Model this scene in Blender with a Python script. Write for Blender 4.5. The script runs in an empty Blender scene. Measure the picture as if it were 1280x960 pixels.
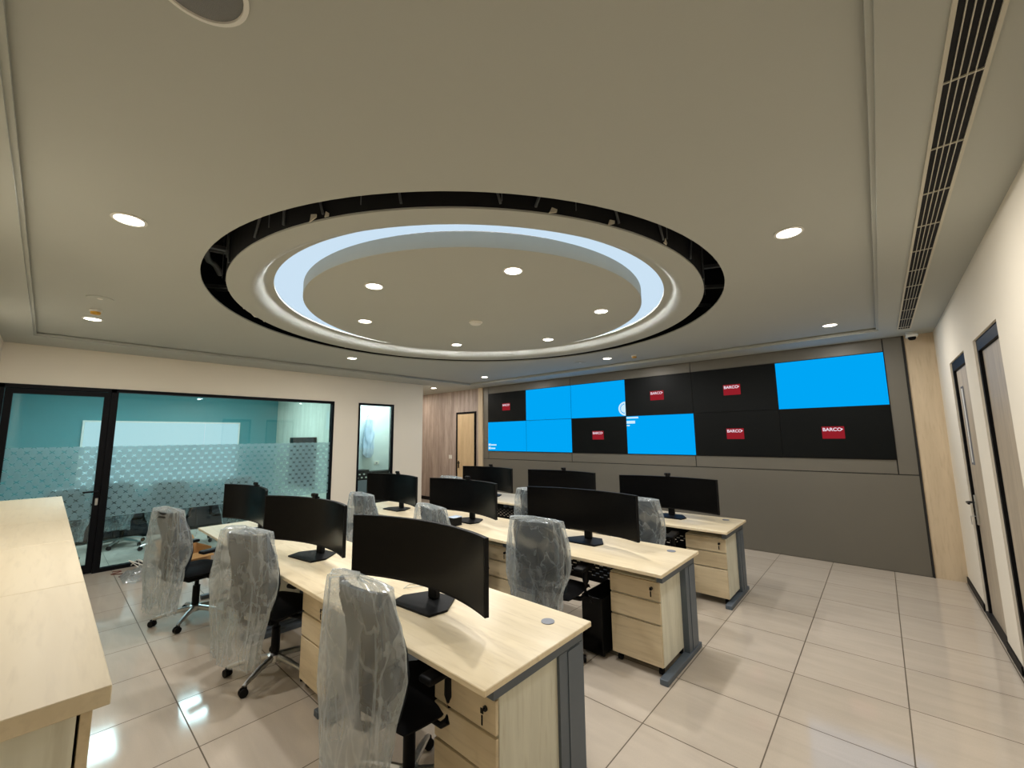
import bpy, bmesh, math, random
from mathutils import Vector, Matrix, noise
PI = math.pi
sc = bpy.context.scene
COL = sc.collection
random.seed(7)

# ------------------------------------------------------------------ materials
def newmat(name):
    m = bpy.data.materials.new(name); m.use_nodes = True
    nt = m.node_tree; nt.nodes.clear()
    out = nt.nodes.new('ShaderNodeOutputMaterial')
    return m, nt, out
def N(nt, t, **kw):
    n = nt.nodes.new(t)
    for k, v in kw.items(): setattr(n, k, v)
    return n
def L(nt, a, b): nt.links.new(a, b)
def rgb(c, a=1.0): return (c[0], c[1], c[2], a)
def sr(r, g, b):      # 8-bit sRGB -> linear
    f = lambda v: (v/255/12.92) if v/255 <= .04045 else ((v/255+.055)/1.055)**2.4
    return (f(r), f(g), f(b))
def principled(name, col, rough=.5, metal=0., spec=.5, var=.06, nscale=6., bump=0., stretch=(1,1,1), bscale=None, coat=0.):
    m, nt, out = newmat(name)
    p = N(nt, 'ShaderNodeBsdfPrincipled'); L(nt, p.outputs[0], out.inputs[0])
    tc = N(nt, 'ShaderNodeTexCoord'); mp = N(nt, 'ShaderNodeMapping'); mp.inputs['Scale'].default_value = stretch
    L(nt, tc.outputs['Object'], mp.inputs[0])
    no = N(nt, 'ShaderNodeTexNoise'); no.inputs['Scale'].default_value = nscale; no.inputs['Detail'].default_value = 4
    L(nt, mp.outputs[0], no.inputs['Vector'])
    mx = N(nt, 'ShaderNodeMix', data_type='RGBA')
    mx.inputs[6].default_value = rgb([max(0, c*(1-var)) for c in col]); mx.inputs[7].default_value = rgb([min(1, c*(1+var)) for c in col])
    L(nt, no.outputs[0], mx.inputs[0]); L(nt, mx.outputs[2], p.inputs['Base Color'])
    p.inputs['Roughness'].default_value = rough; p.inputs['Metallic'].default_value = metal
    p.inputs['Specular IOR Level'].default_value = spec
    p.inputs['Coat Weight'].default_value = coat
    if bump:
        b = N(nt, 'ShaderNodeBump'); b.inputs['Strength'].default_value = bump; b.inputs['Distance'].default_value = .01
        n2 = N(nt, 'ShaderNodeTexNoise'); n2.inputs['Scale'].default_value = bscale or nscale*8
        L(nt, mp.outputs[0], n2.inputs['Vector']); L(nt, n2.outputs[0], b.inputs['Height']); L(nt, b.outputs[0], p.inputs['Normal'])
    return m
def emission(name, col, strength):
    m, nt, out = newmat(name)
    e = N(nt, 'ShaderNodeEmission'); e.inputs[0].default_value = rgb(col); e.inputs[1].default_value = strength
    L(nt, e.outputs[0], out.inputs[0]); return m
def wood(name, c1, c2, c3, axis='x', rough=.42, fine=1.):
    """laminate with long soft grain running along the axis"""
    m, nt, out = newmat(name)
    p = N(nt, 'ShaderNodeBsdfPrincipled'); L(nt, p.outputs[0], out.inputs[0])
    tc = N(nt, 'ShaderNodeTexCoord'); oi = N(nt, 'ShaderNodeObjectInfo')
    add = N(nt, 'ShaderNodeVectorMath', operation='ADD'); sca = N(nt, 'ShaderNodeVectorMath', operation='SCALE')
    sca.inputs[0].default_value = (13, 7, 5); L(nt, oi.outputs['Random'], sca.inputs['Scale'])
    L(nt, tc.outputs['Object'], add.inputs[0]); L(nt, sca.outputs[0], add.inputs[1])
    s = {'x': (.7, 7, 7), 'y': (7, .7, 7), 'z': (7, 7, .7)}[axis]
    mp = N(nt, 'ShaderNodeMapping'); mp.inputs['Scale'].default_value = [v*fine for v in s]; L(nt, add.outputs[0], mp.inputs[0])
    n1 = N(nt, 'ShaderNodeTexNoise'); n1.inputs['Scale'].default_value = 1.3; n1.inputs['Detail'].default_value = 5; n1.inputs['Distortion'].default_value = .6
    n2 = N(nt, 'ShaderNodeTexNoise'); n2.inputs['Scale'].default_value = 7; n2.inputs['Detail'].default_value = 3
    for n in (n1, n2): L(nt, mp.outputs[0], n.inputs['Vector'])
    r1 = N(nt, 'ShaderNodeValToRGB'); r1.color_ramp.elements[0].position = .32; r1.color_ramp.elements[1].position = .68
    r1.color_ramp.elements[0].color = rgb(c1); r1.color_ramp.elements[1].color = rgb(c2)
    L(nt, n1.outputs[0], r1.inputs[0])
    mx = N(nt, 'ShaderNodeMix', data_type='RGBA'); mx.inputs[7].default_value = rgb(c3)
    r2 = N(nt, 'ShaderNodeMapRange'); r2.inputs[1].default_value = .52; r2.inputs[2].default_value = .75; r2.inputs[4].default_value = .5
    L(nt, n2.outputs[0], r2.inputs[0]); L(nt, r2.outputs[0], mx.inputs[0]); L(nt, r1.outputs[0], mx.inputs[6])
    L(nt, mx.outputs[2], p.inputs['Base Color']); p.inputs['Roughness'].default_value = rough
    return m

M = {}
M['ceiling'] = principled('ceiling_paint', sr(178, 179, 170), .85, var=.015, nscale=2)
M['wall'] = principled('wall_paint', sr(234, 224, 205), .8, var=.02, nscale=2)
M['teal'] = principled('teal_lit_wall', sr(78, 140, 143), .8, var=.04, nscale=2)  # teal tint of the room's light put into the wall colour
M['white_wall'] = principled('white_paint', sr(215, 225, 226), .8, var=.02, nscale=2)
M['panel'] = principled('grey_composite_panel', sr(110, 106, 96), .42, metal=.2, var=.03, nscale=3)
M['groove'] = principled('dark_groove', (.012, .011, .010), .7)
M['black_frame'] = principled('black_aluminium', (.003, .003, .004), .5, spec=.12)
M['slate'] = principled('slate_powder_coat', sr(86, 96, 106), .45, metal=.1, var=.03, nscale=20)
M['black_plastic'] = principled('black_plastic', (.004, .004, .0045), .5, spec=.15, var=.1, nscale=30)
M['black_gloss'] = principled('black_screen_glass', (.002, .002, .0022), .24, spec=.12, var=.05)
M['black_mesh'] = principled('black_mesh_fabric', (.006, .006, .007), .85, spec=.15, var=.3, nscale=220, bump=.3, bscale=500)
M['chair_grey'] = principled('grey_mesh_fabric', sr(26, 33, 40), .8, spec=.2, var=.15, nscale=200, bump=.2, bscale=400)
M['chrome'] = principled('brushed_chrome', (.62, .62, .60), .34, metal=1., var=.03, nscale=12)
M['dark_metal'] = principled('dark_steel', (.015, .015, .017), .4, spec=.3)
M['galv'] = principled('galvanised_steel', (.16, .17, .18), .5, metal=.3, var=.3, nscale=9)
M['void'] = principled('dark_void', (.006, .006, .007), .9)  # near-black colour stands in for unlit space
M['white_plastic'] = principled('white_plastic', sr(225, 222, 212), .45, var=.02)
M['speaker_grille'] = principled('grey_grille', sr(118, 118, 116), .6, var=.05, nscale=90, bump=.3, bscale=400)
M['amber'] = principled('amber_plastic', sr(200, 150, 40), .4)
M['grommet'] = principled('grey_plastic', sr(132, 136, 146), .4, var=.03)
M['cardboard'] = principled('cardboard', sr(178, 138, 88), .8, var=.12, nscale=5)
M['red_cable'] = principled('reddish_cable', sr(110, 60, 45), .5)
M['vent_bar'] = principled('vent_bar_paint', sr(196, 190, 172), .5, var=.02)
M['red_pipe'] = principled('red_pipe', sr(150, 50, 40), .5)
M['blue_bag'] = principled('blue_white_plastic', sr(190, 205, 225), .4, var=.15, nscale=5)
M['desk'] = wood('pale_oak_laminate', sr(222, 205, 170), sr(236, 220, 188), sr(198, 178, 144), 'x', .3)
M['cabinet'] = wood('pale_oak_cabinet', sr(206, 190, 158), sr(216, 201, 170), sr(194, 178, 148), 'x', .4)
M['drawer'] = wood('pale_oak_drawer', sr(200, 182, 148), sr(220, 203, 170), sr(178, 158, 126), 'x', .45)
M['side'] = wood('pale_ash_side', sr(206, 204, 186), sr(224, 222, 204), sr(184, 178, 156), 'z', .5)
M['wood_panel'] = wood('tan_wood_panel', sr(200, 180, 150), sr(214, 194, 164), sr(182, 160, 130), 'z', .5)
M['door_wood'] = wood('greyish_door_veneer', sr(170, 155, 134), sr(190, 175, 152), sr(140, 126, 110), 'z', .5)
M['hall_wood'] = wood('taupe_hall_panel', sr(150, 134, 124), sr(186, 170, 158), sr(126, 110, 104), 'z', .55, 1.)
M['hall_door'] = wood('light_door_veneer', sr(200, 172, 132), sr(214, 188, 148), sr(180, 150, 112), 'z', .5)
M['meet_wood'] = wood('pale_meeting_panel', sr(196, 198, 180), sr(214, 216, 198), sr(172, 172, 154), 'z', .6)
M['lamp'] = emission('lamp_face', (1, .93, .80), 14)
M['strip'] = emission('strip_light', (.95, .98, 1.0), 110)
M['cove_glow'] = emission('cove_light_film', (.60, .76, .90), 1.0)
M['screen_blue'] = emission('blue_picture', sr(0, 166, 245), 1.0)
M['screen_black'] = principled('dark_picture', (.004, .005, .005), .4, spec=.12, var=.2, nscale=2)
M['logo_red'] = emission('logo_red', sr(150, 32, 42), .9)
M['logo_white'] = emission('logo_white', (.85, .75, .85), 1.)
M['pict_white'] = emission('pale_mark', (.62, .86, .98), 1.)
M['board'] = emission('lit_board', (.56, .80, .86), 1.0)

def floor_mat():
    m, nt, out = newmat('polished_floor_tiles')
    p = N(nt, 'ShaderNodeBsdfPrincipled'); L(nt, p.outputs[0], out.inputs[0])
    tc = N(nt, 'ShaderNodeTexCoord')
    mp = N(nt, 'ShaderNodeMapping'); mp.inputs['Location'].default_value = (.021, -.117, 0)
    L(nt, tc.outputs['Object'], mp.inputs[0])
    br = N(nt, 'ShaderNodeTexBrick'); br.offset = 0; br.squash = 1
    br.inputs['Scale'].default_value = 1; br.inputs['Brick Width'].default_value = .6; br.inputs['Row Height'].default_value = .6
    br.inputs['Mortar Size'].default_value = .0036; br.inputs['Mortar Smooth'].default_value = .1; br.inputs['Bias'].default_value = 0
    br.inputs['Color1'].default_value = rgb(sr(200, 188, 173)); br.inputs['Color2'].default_value = rgb(sr(193, 181, 165))
    br.inputs['Mortar'].default_value = rgb(sr(96, 84, 68))
    L(nt, mp.outputs[0], br.inputs['Vector'])
    mp2 = N(nt, 'ShaderNodeMapping'); mp2.inputs['Scale'].default_value = (1.2, 7, 1); mp2.inputs['Rotation'].default_value = (0, 0, .25)
    L(nt, tc.outputs['Object'], mp2.inputs[0])
    no = N(nt, 'ShaderNodeTexNoise'); no.inputs['Scale'].default_value = 1.6; no.inputs['Detail'].default_value = 8; no.inputs['Distortion'].default_value = .8
    L(nt, mp2.outputs[0], no.inputs['Vector'])
    rp = N(nt, 'ShaderNodeMapRange'); rp.inputs[1].default_value = .3; rp.inputs[2].default_value = .7; rp.inputs[3].default_value = .94; rp.inputs[4].default_value = 1.04
    L(nt, no.outputs[0], rp.inputs[0])
    n3 = N(nt, 'ShaderNodeTexNoise'); n3.inputs['Scale'].default_value = 160; L(nt, tc.outputs['Object'], n3.inputs['Vector'])
    rp3 = N(nt, 'ShaderNodeMapRange'); rp3.inputs[3].default_value = .94; rp3.inputs[4].default_value = 1.06; L(nt, n3.outputs[0], rp3.inputs[0])
    mu = N(nt, 'ShaderNodeMath', operation='MULTIPLY'); L(nt, rp.outputs[0], mu.inputs[0]); L(nt, rp3.outputs[0], mu.inputs[1])
    vs = N(nt, 'ShaderNodeVectorMath', operation='SCALE'); L(nt, br.outputs['Color'], vs.inputs[0]); L(nt, mu.outputs[0], vs.inputs['Scale'])
    L(nt, vs.outputs[0], p.inputs['Base Color'])
    r = N(nt, 'ShaderNodeMapRange'); r.inputs[3].default_value = .085; r.inputs[4].default_value = .6
    L(nt, br.outputs['Fac'], r.inputs[0]); L(nt, r.outputs[0], p.inputs['Roughness'])
    p.inputs['Specular IOR Level'].default_value = .55
    return m
M['floor'] = floor_mat()

def glass_mat(name, tint, refl):
    m, nt, out = newmat(name)
    t = N(nt, 'ShaderNodeBsdfTransparent'); t.inputs[0].default_value = rgb(tint)
    g = N(nt, 'ShaderNodeBsdfGlossy'); g.inputs['Roughness'].default_value = .01
    lw = N(nt, 'ShaderNodeFresnel'); lw.inputs[0].default_value = 1.5
    mu = N(nt, 'ShaderNodeMath', operation='MULTIPLY'); mu.inputs[1].default_value = refl; L(nt, lw.outputs[0], mu.inputs[0])
    mx = N(nt, 'ShaderNodeMixShader'); L(nt, mu.outputs[0], mx.inputs[0]); L(nt, t.outputs[0], mx.inputs[1]); L(nt, g.outputs[0], mx.inputs[2])
    L(nt, mx.outputs[0], out.inputs[0]); return m
M['glass'] = glass_mat('clear_glass', (.86, .95, .95), 1.2)

def frost_mat():
    """frosted film with rows of small clear x shapes; coordinates are metres on the pane (y across, z up)"""
    m, nt, out = newmat('frosted_film_with_crosses')
    tc = N(nt, 'ShaderNodeTexCoord'); sp = N(nt, 'ShaderNodeSeparateXYZ'); L(nt, tc.outputs['Object'], sp.inputs[0])
    def ma(op, a, b=None, c=None):
        n = N(nt, 'ShaderNodeMath', operation=op)
        for i, v in enumerate((a, b, c)):
            if v is None: continue
            if isinstance(v, (int, float)): n.inputs[i].default_value = v
            else: L(nt, v, n.inputs[i])
        return n.outputs[0]
    PX, PZ = .104, .070
    row = ma('FLOOR', ma('DIVIDE', sp.outputs['Z'], PZ))
    odd = ma('MULTIPLY', ma('MODULO', row, 2), .5)
    u = ma('SUBTRACT', ma('FRACT', ma('ADD', ma('DIVIDE', sp.outputs['Y'], PX), odd)), .5)
    v = ma('SUBTRACT', ma('FRACT', ma('DIVIDE', sp.outputs['Z'], PZ)), .5)
    au = ma('MULTIPLY', ma('ABSOLUTE', u), PX); av = ma('MULTIPLY', ma('ABSOLUTE', v), PZ)
    d = ma('ABSOLUTE', ma('SUBTRACT', ma('MULTIPLY', au, .75), av))
    line = ma('LESS_THAN', d, .0058); inr = ma('LESS_THAN', ma('MAXIMUM', au, av), .0225)
    cross = ma('MULTIPLY', line, inr)
    tr = N(nt, 'ShaderNodeBsdfTransparent'); tr.inputs[0].default_value = (.93, .98, .98, 1)
    tl = N(nt, 'ShaderNodeBsdfTranslucent'); tl.inputs[0].default_value = rgb(sr(232, 246, 248))
    df = N(nt, 'ShaderNodeBsdfDiffuse'); df.inputs[0].default_value = rgb(sr(196, 228, 238))
    a0 = N(nt, 'ShaderNodeMixShader'); a0.inputs[0].default_value = .35; L(nt, tl.outputs[0], a0.inputs[1]); L(nt, df.outputs[0], a0.inputs[2])
    rf = N(nt, 'ShaderNodeBsdfRefraction'); rf.inputs['IOR'].default_value = 1.12; rf.inputs['Roughness'].default_value = .55; rf.inputs[0].default_value = (.95, 1, 1, 1)
    a1 = N(nt, 'ShaderNodeMixShader'); a1.inputs[0].default_value = .45; L(nt, a0.outputs[0], a1.inputs[1]); L(nt, rf.outputs[0], a1.inputs[2])
    fac = ma('MULTIPLY', ma('SUBTRACT', 1.0, ma('MULTIPLY', cross, .97)), .78)
    mx = N(nt, 'ShaderNodeMixShader'); L(nt, fac, mx.inputs[0]); L(nt, tr.outputs[0], mx.inputs[1]); L(nt, a1.outputs[0], mx.inputs[2])
    L(nt, mx.outputs[0], out.inputs[0]); return m
M['frost'] = frost_mat()

def plastic_mat():
    m, nt, out = newmat('wrinkled_clear_plastic')
    tc = N(nt, 'ShaderNodeTexCoord')
    mp = N(nt, 'ShaderNodeMapping'); mp.inputs['Scale'].default_value = (1, 1, .6); L(nt, tc.outputs['Object'], mp.inputs[0])
    n1 = N(nt, 'ShaderNodeTexNoise'); n1.inputs['Scale'].default_value = 3.4; n1.inputs['Detail'].default_value = 2; n1.inputs['Distortion'].default_value = .9
    L(nt, mp.outputs[0], n1.inputs['Vector'])
    # ridges: where noise crosses .5
    s = N(nt, 'ShaderNodeMath', operation='SUBTRACT'); s.inputs[1].default_value = .5; L(nt, n1.outputs[0], s.inputs[0])
    a = N(nt, 'ShaderNodeMath', operation='ABSOLUTE'); L(nt, s.outputs[0], a.inputs[0])
    r = N(nt, 'ShaderNodeMapRange'); r.inputs[1].default_value = 0; r.inputs[2].default_value = .03; r.inputs[3].default_value = 1; r.inputs[4].default_value = 0
    L(nt, a.outputs[0], r.inputs[0])
    n2 = N(nt, 'ShaderNodeTexNoise'); n2.inputs['Scale'].default_value = 2.5; L(nt, tc.outputs['Object'], n2.inputs['Vector'])
    lw = N(nt, 'ShaderNodeLayerWeight'); lw.inputs[0].default_value = .25
    def ma(op, x, y=None):
        n = N(nt, 'ShaderNodeMath', operation=op)
        for i, v in enumerate((x, y)):
            if v is None: continue
            if isinstance(v, (int, float)): n.inputs[i].default_value = v
            else: L(nt, v, n.inputs[i])
        return n.outputs[0]
    f = ma('ADD', ma('MULTIPLY', r.outputs[0], .10), .22)
    n4 = N(nt, 'ShaderNodeTexNoise'); n4.inputs['Scale'].default_value = 7.5; n4.inputs['Detail'].default_value = 3; n4.inputs['Distortion'].default_value = .5; L(nt, mp.outputs[0], n4.inputs['Vector'])
    rg = ma('SUBTRACT', 1.0, ma('MINIMUM', ma('MULTIPLY', ma('ABSOLUTE', ma('SUBTRACT', n4.outputs[0], .5)), 26.0), 1.0))
    f = ma('ADD', f, ma('MULTIPLY', ma('MULTIPLY', rg, n2.outputs[0]), .36))
    f = ma('ADD', f, ma('MULTIPLY', n2.outputs[0], .22))
    f = ma('ADD', f, ma('MULTIPLY', lw.outputs['Facing'], .40))
    f = ma('MINIMUM', f, .9)
    tr = N(nt, 'ShaderNodeBsdfTransparent'); tr.inputs[0].default_value = (.96, .97, .97, 1)
    df = N(nt, 'ShaderNodeBsdfDiffuse'); df.inputs[0].default_value = rgb(sr(196, 204, 206))
    tl = N(nt, 'ShaderNodeBsdfTranslucent'); tl.inputs[0].default_value = rgb(sr(214, 222, 224))
    gl = N(nt, 'ShaderNodeBsdfGlossy'); gl.inputs['Roughness'].default_value = .16; gl.inputs[0].default_value = (.95, .97, 1, 1)
    b = N(nt, 'ShaderNodeBump'); b.inputs['Strength'].default_value = .9; b.inputs['Distance'].default_value = .03
    L(nt, n1.outputs[0], b.inputs['Height'])
    for x in (df, gl): L(nt, b.outputs[0], x.inputs['Normal'])
    m1 = N(nt, 'ShaderNodeMixShader'); m1.inputs[0].default_value = .45; L(nt, df.outputs[0], m1.inputs[1]); L(nt, tl.outputs[0], m1.inputs[2])
    m2 = N(nt, 'ShaderNodeMixShader'); m2.inputs[0].default_value = .24; L(nt, m1.outputs[0], m2.inputs[1]); L(nt, gl.outputs[0], m2.inputs[2])
    mx = N(nt, 'ShaderNodeMixShader'); L(nt, f, mx.inputs[0]); L(nt, tr.outputs[0], mx.inputs[1]); L(nt, m2.outputs[0], mx.inputs[2])
    L(nt, mx.outputs[0], out.inputs[0]); return m
M['plastic'] = plastic_mat()

# ------------------------------------------------------------------ mesh helpers
class MB:
    def __init__(s): s.bm = bmesh.new()
    def box(s, x0, x1, y0, y1, z0, z1, bev=0, seg=1, mat=None):
        r = bmesh.ops.create_cube(s.bm, size=1)
        vs = r['verts']
        for v in vs:
            v.co = Vector((x0+(v.co.x+.5)*(x1-x0), y0+(v.co.y+.5)*(y1-y0), z0+(v.co.z+.5)*(z1-z0)))
        if mat is not None: bmesh.ops.transform(s.bm, matrix=mat, verts=vs)
        if bev:
            es = list({e for v in vs for e in v.link_edges})
            bmesh.ops.bevel(s.bm, geom=es, offset=bev, segments=seg, affect='EDGES', profile=.5)
        return s
    def prism(s, pts, z0, z1, axis='z'):
        def P(a, b, c): return {'z': (a, b, c), 'y': (a, c, b), 'x': (c, a, b)}[axis]
        A = [s.bm.verts.new(P(a, b, z0)) for a, b in pts]; B = [s.bm.verts.new(P(a, b, z1)) for a, b in pts]
        n = len(pts)
        fs = [s.bm.faces.new(A[::-1]), s.bm.faces.new(B)]
        for i in range(n): fs.append(s.bm.faces.new((A[i], A[(i+1) % n], B[(i+1) % n], B[i])))
        bmesh.ops.recalc_face_normals(s.bm, faces=fs)
        return s
    def lathe(s, prof, c=(0, 0, 0), n=32, axis='z', close=False, caps=True):
        rings = []
        for r, h in prof:
            ring = []
            for i in range(n):
                a = 2*PI*i/n
                p = (r*math.cos(a), r*math.sin(a), h)
                if axis == 'y': p = (p[0], h, p[1])
                if axis == 'x': p = (h, p[0], p[1])
                ring.append(s.bm.verts.new(Vector(c)+Vector(p)))
            rings.append(ring)
        fs = []
        pr = list(zip(rings[:-1], rings[1:]))
        if close: pr.append((rings[-1], rings[0]))
        for A, B in pr:
            for i in range(n): fs.append(s.bm.faces.new((A[i], A[(i+1) % n], B[(i+1) % n], B[i])))
        if not close and caps:
            if prof[0][0] > 1e-6: fs.append(s.bm.faces.new(rings[0][::-1]))
            if prof[-1][0] > 1e-6: fs.append(s.bm.faces.new(rings[-1]))
        bmesh.ops.recalc_face_normals(s.bm, faces=fs)
        return s
    def cyl(s, c, r, h, axis='z', n=24): return s.lathe([(r, 0), (r, h)], c, n, axis)
    def tube(s, pts, rad, n=8, cap=True):
        pts = [Vector(p) for p in pts]; rings = []
        R = rad if isinstance(rad, (list, tuple)) else [rad]*len(pts)
        up = Vector((0, 0, 1))
        for i, p in enumerate(pts):
            t = (pts[min(i+1, len(pts)-1)]-pts[max(i-1, 0)]).normalized()
            a = up if abs(t.dot(up)) < .95 else Vector((1, 0, 0))
            u = t.cross(a).normalized(); w = u.cross(t)
            rings.append([s.bm.verts.new(p+R[i]*(math.cos(2*PI*k/n)*u+math.sin(2*PI*k/n)*w)) for k in range(n)])
        fs = []
        for A, B in zip(rings[:-1], rings[1:]):
            for i in range(n): fs.append(s.bm.faces.new((A[i], A[(i+1) % n], B[(i+1) % n], B[i])))
        if cap: fs += [s.bm.faces.new(rings[0][::-1]), s.bm.faces.new(rings[-1])]
        bmesh.ops.recalc_face_normals(s.bm, faces=fs)
        return s
    def build(s, name, mat, parent=None, smooth=False, loc=None, **tags):
        me = bpy.data.meshes.new(name); s.bm.to_mesh(me); s.bm.free()
        me.materials.append(mat)
        if smooth:
            for p in me.polygons: p.use_smooth = True
            try: me.set_sharp_from_angle(angle=math.radians(35))
            except Exception: pass
        o = bpy.data.objects.new(name, me); COL.objects.link(o)
        if parent: o.parent = parent
        if loc: o.location = loc
        for k, v in tags.items(): o[k] = v
        return o
def thing(name, label, cat, loc=(0, 0, 0), rz=0, group=None):
    o = bpy.data.objects.new(name, None); o.empty_display_size = .1; COL.objects.link(o)
    o.location = loc; o.rotation_euler = (0, 0, rz); o['label'] = label; o['category'] = cat
    if group: o['group'] = group
    return o
def kids(o): return [c for c in bpy.data.objects if c.parent == o]
def dup(o, loc=None, rz=None, label=None, parent=None, skip=()):
    c = o.copy(); COL.objects.link(c)
    if parent: c.parent = parent
    if loc is not None: c.location = loc
    if rz is not None: c.rotation_euler = (0, 0, rz)
    if label: c['label'] = label
    for k in kids(o):
        if k.name.split('.')[0] in skip: continue
        dup(k, parent=c)
    return c
ST = dict(kind='structure')

# ------------------------------------------------------------------ camera
def cam():
    yaw, pit, rol = [math.radians(v) for v in (-41.614, 7.275, -.644)]
    f = Vector((math.sin(yaw)*math.cos(pit), math.cos(yaw)*math.cos(pit), math.sin(pit)))
    r = Vector((math.cos(yaw), -math.sin(yaw), 0)); u = r.cross(f)
    r2 = r*math.cos(rol)+u*math.sin(rol); u2 = -r*math.sin(rol)+u*math.cos(rol)
    c = bpy.data.cameras.new('camera'); c.sensor_width = 36; c.lens = 36*512.4/1280; c.clip_start = .02
    o = bpy.data.objects.new('camera', c); COL.objects.link(o)
    o.matrix_world = Matrix(((r2.x, u2.x, -f.x, 0), (r2.y, u2.y, -f.y, 0), (r2.z, u2.z, -f.z, 1.712), (0, 0, 0, 1)))
    sc.camera = o
cam()

# ------------------------------------------------------------------ room shell
ZB, ZT = 2.921, 2.964          # border soffit and raised tray
XR, XL, YS, YV = .60, -7.83, -.46, 7.10
TX0, TX1, TY0, TY1 = -7.15, .10, -.21, 6.56
CX, CY = -3.20, 3.03
MB().box(-12.6, .95, -1.6, 8.8, -.1, 0).build('floor', M['floor'], **ST)

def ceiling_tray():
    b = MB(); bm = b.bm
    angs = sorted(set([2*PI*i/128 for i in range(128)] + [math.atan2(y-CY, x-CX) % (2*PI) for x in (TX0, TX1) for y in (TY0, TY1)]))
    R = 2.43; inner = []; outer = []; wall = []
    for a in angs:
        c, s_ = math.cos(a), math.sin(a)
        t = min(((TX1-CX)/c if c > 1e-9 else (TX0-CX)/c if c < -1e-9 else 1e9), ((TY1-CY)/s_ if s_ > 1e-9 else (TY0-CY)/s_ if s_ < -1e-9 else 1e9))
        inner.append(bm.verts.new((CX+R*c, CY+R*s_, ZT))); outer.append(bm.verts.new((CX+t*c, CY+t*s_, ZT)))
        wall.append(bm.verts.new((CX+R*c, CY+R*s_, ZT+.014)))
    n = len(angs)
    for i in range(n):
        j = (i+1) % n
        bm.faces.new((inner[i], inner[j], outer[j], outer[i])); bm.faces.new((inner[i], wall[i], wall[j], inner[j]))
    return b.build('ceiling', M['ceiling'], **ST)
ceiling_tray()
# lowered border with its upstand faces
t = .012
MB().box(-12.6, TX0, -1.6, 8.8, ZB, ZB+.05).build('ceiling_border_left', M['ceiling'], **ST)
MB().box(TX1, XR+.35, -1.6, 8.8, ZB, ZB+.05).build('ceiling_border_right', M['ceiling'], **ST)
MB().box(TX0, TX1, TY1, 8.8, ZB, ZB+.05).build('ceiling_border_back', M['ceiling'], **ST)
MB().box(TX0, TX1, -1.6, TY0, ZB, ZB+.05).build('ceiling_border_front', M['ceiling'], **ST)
# small shadow-gap bead around the tray
MB().box(TX0, TX1, TY0, TY0+.02, ZB+.015, ZB+.03).box(TX0, TX1, TY1-.02, TY1, ZB+.015, ZB+.03).box(TX0, TX0+.02, TY0+.02, TY1-.02, ZB+.015, ZB+.03).box(TX1-.02, TX1, TY0+.02, TY1-.02, ZB+.015, ZB+.03).build('trim_1', M['ceiling'], **ST)

# hanging ring between the dark slot and the cove
prof = [(2.27, ZT+.012), (2.27, ZT), (2.13, ZT), (2.11, ZT+.0015), (2.09, ZT+.006), (2.07, ZT+.015), (2.055, ZT+.028), (2.043, ZT+.045), (2.03, ZT+.065), (2.015, ZT+.08), (1.995, ZT+.090), (1.97, ZT+.094),
        (1.94, ZT+.096), (1.94, 3.075), (2.24, 3.09), (2.24, ZT+.012)]
ring = MB().lathe(prof, (CX, CY, 0), 160, close=True).build('ceiling_ring', M['ceiling'], smooth=True, **ST)
# glowing ceiling of the cove
MB().lathe([(1.60, 3.136), (2.24, 3.136), (2.24, 3.15), (1.60, 3.15)], (CX, CY, 0), 128, close=True).build('cove_light', M['cove_glow'], label='bluish white glowing ring light inside the round ceiling cove', category='light')
# round drop disc in the middle
DX, DY = -3.15, 3.0
MB().lathe([(1.70, 3.10), (1.70, 2.988), (1.695, 2.985)], (DX, DY, 0), 128).build('ceiling_disc', M['ceiling'], **ST)
MB().lathe([(1.64, 3.101), (1.64, 3.16), (1.0, 3.16), (1.0, 3.101)], (DX, DY, 0), 96, close=True).build('ceiling_disc_neck', M['groove'], **ST)
MB().lathe([(1.655, 3.103), (1.655, 3.123), (1.641, 3.123), (1.641, 3.103)], (DX, DY, 0), 128, close=True).build('light_strip', M['strip'], label='hidden white light strip on the upper rim of the ceiling disc', category='light')
MB().lathe([(2.262, ZT+.0125), (2.262, 3.7), (2.250, 3.7), (2.250, ZT+.0125)], (CX, CY, 0), 128, close=True).build('ceiling_ring_shield', M['void'], **ST)  # added wall; hides the cove glow, its near-black stands for the unlit slot
# dark void above the slot, with furring channels
void = MB().lathe([(2.75, 2.982), (2.75, 3.7), (.5, 3.7)], (CX, CY, 0), 96, caps=False).build('ceiling_void', M['void'], **ST)
for i in range(26):
    a = 2*PI*i/26+random.uniform(-.05, .05)
    T = Matrix.Translation((CX, CY, 0)) @ Matrix.Rotation(a, 4, 'Z')
    zz = 3.16+random.choice((0, .03, .1))
    MB().box(2.285, 2.72, -.02, .02, zz, zz+.03, mat=T @ Matrix.Rotation(random.uniform(-.12, .12), 4, 'Z')).build('joist', M['galv'], void)
for i in range(22):
    a = 2*PI*(i+.4)/22+random.uniform(-.06, .06); c, s_ = math.cos(a), math.sin(a)
    MB().tube([(CX+2.30*c, CY+2.30*s_, 3.0), (CX+2.31*c, CY+2.31*s_, 3.6)], .003, 6).build('hanger', M['galv'], void)
for i in range(34):
    a = 2*PI*i/34+random.uniform(-.06, .06); c, s_ = math.cos(a), math.sin(a); k = random.uniform(-.06, .06)
    MB().tube([(CX+2.275*c, CY+2.275*s_, 3.0), (CX+2.275*math.cos(a+k), CY+2.275*math.sin(a+k), 3.35)], .009, 4).build('stud', M['galv'], void)
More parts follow.
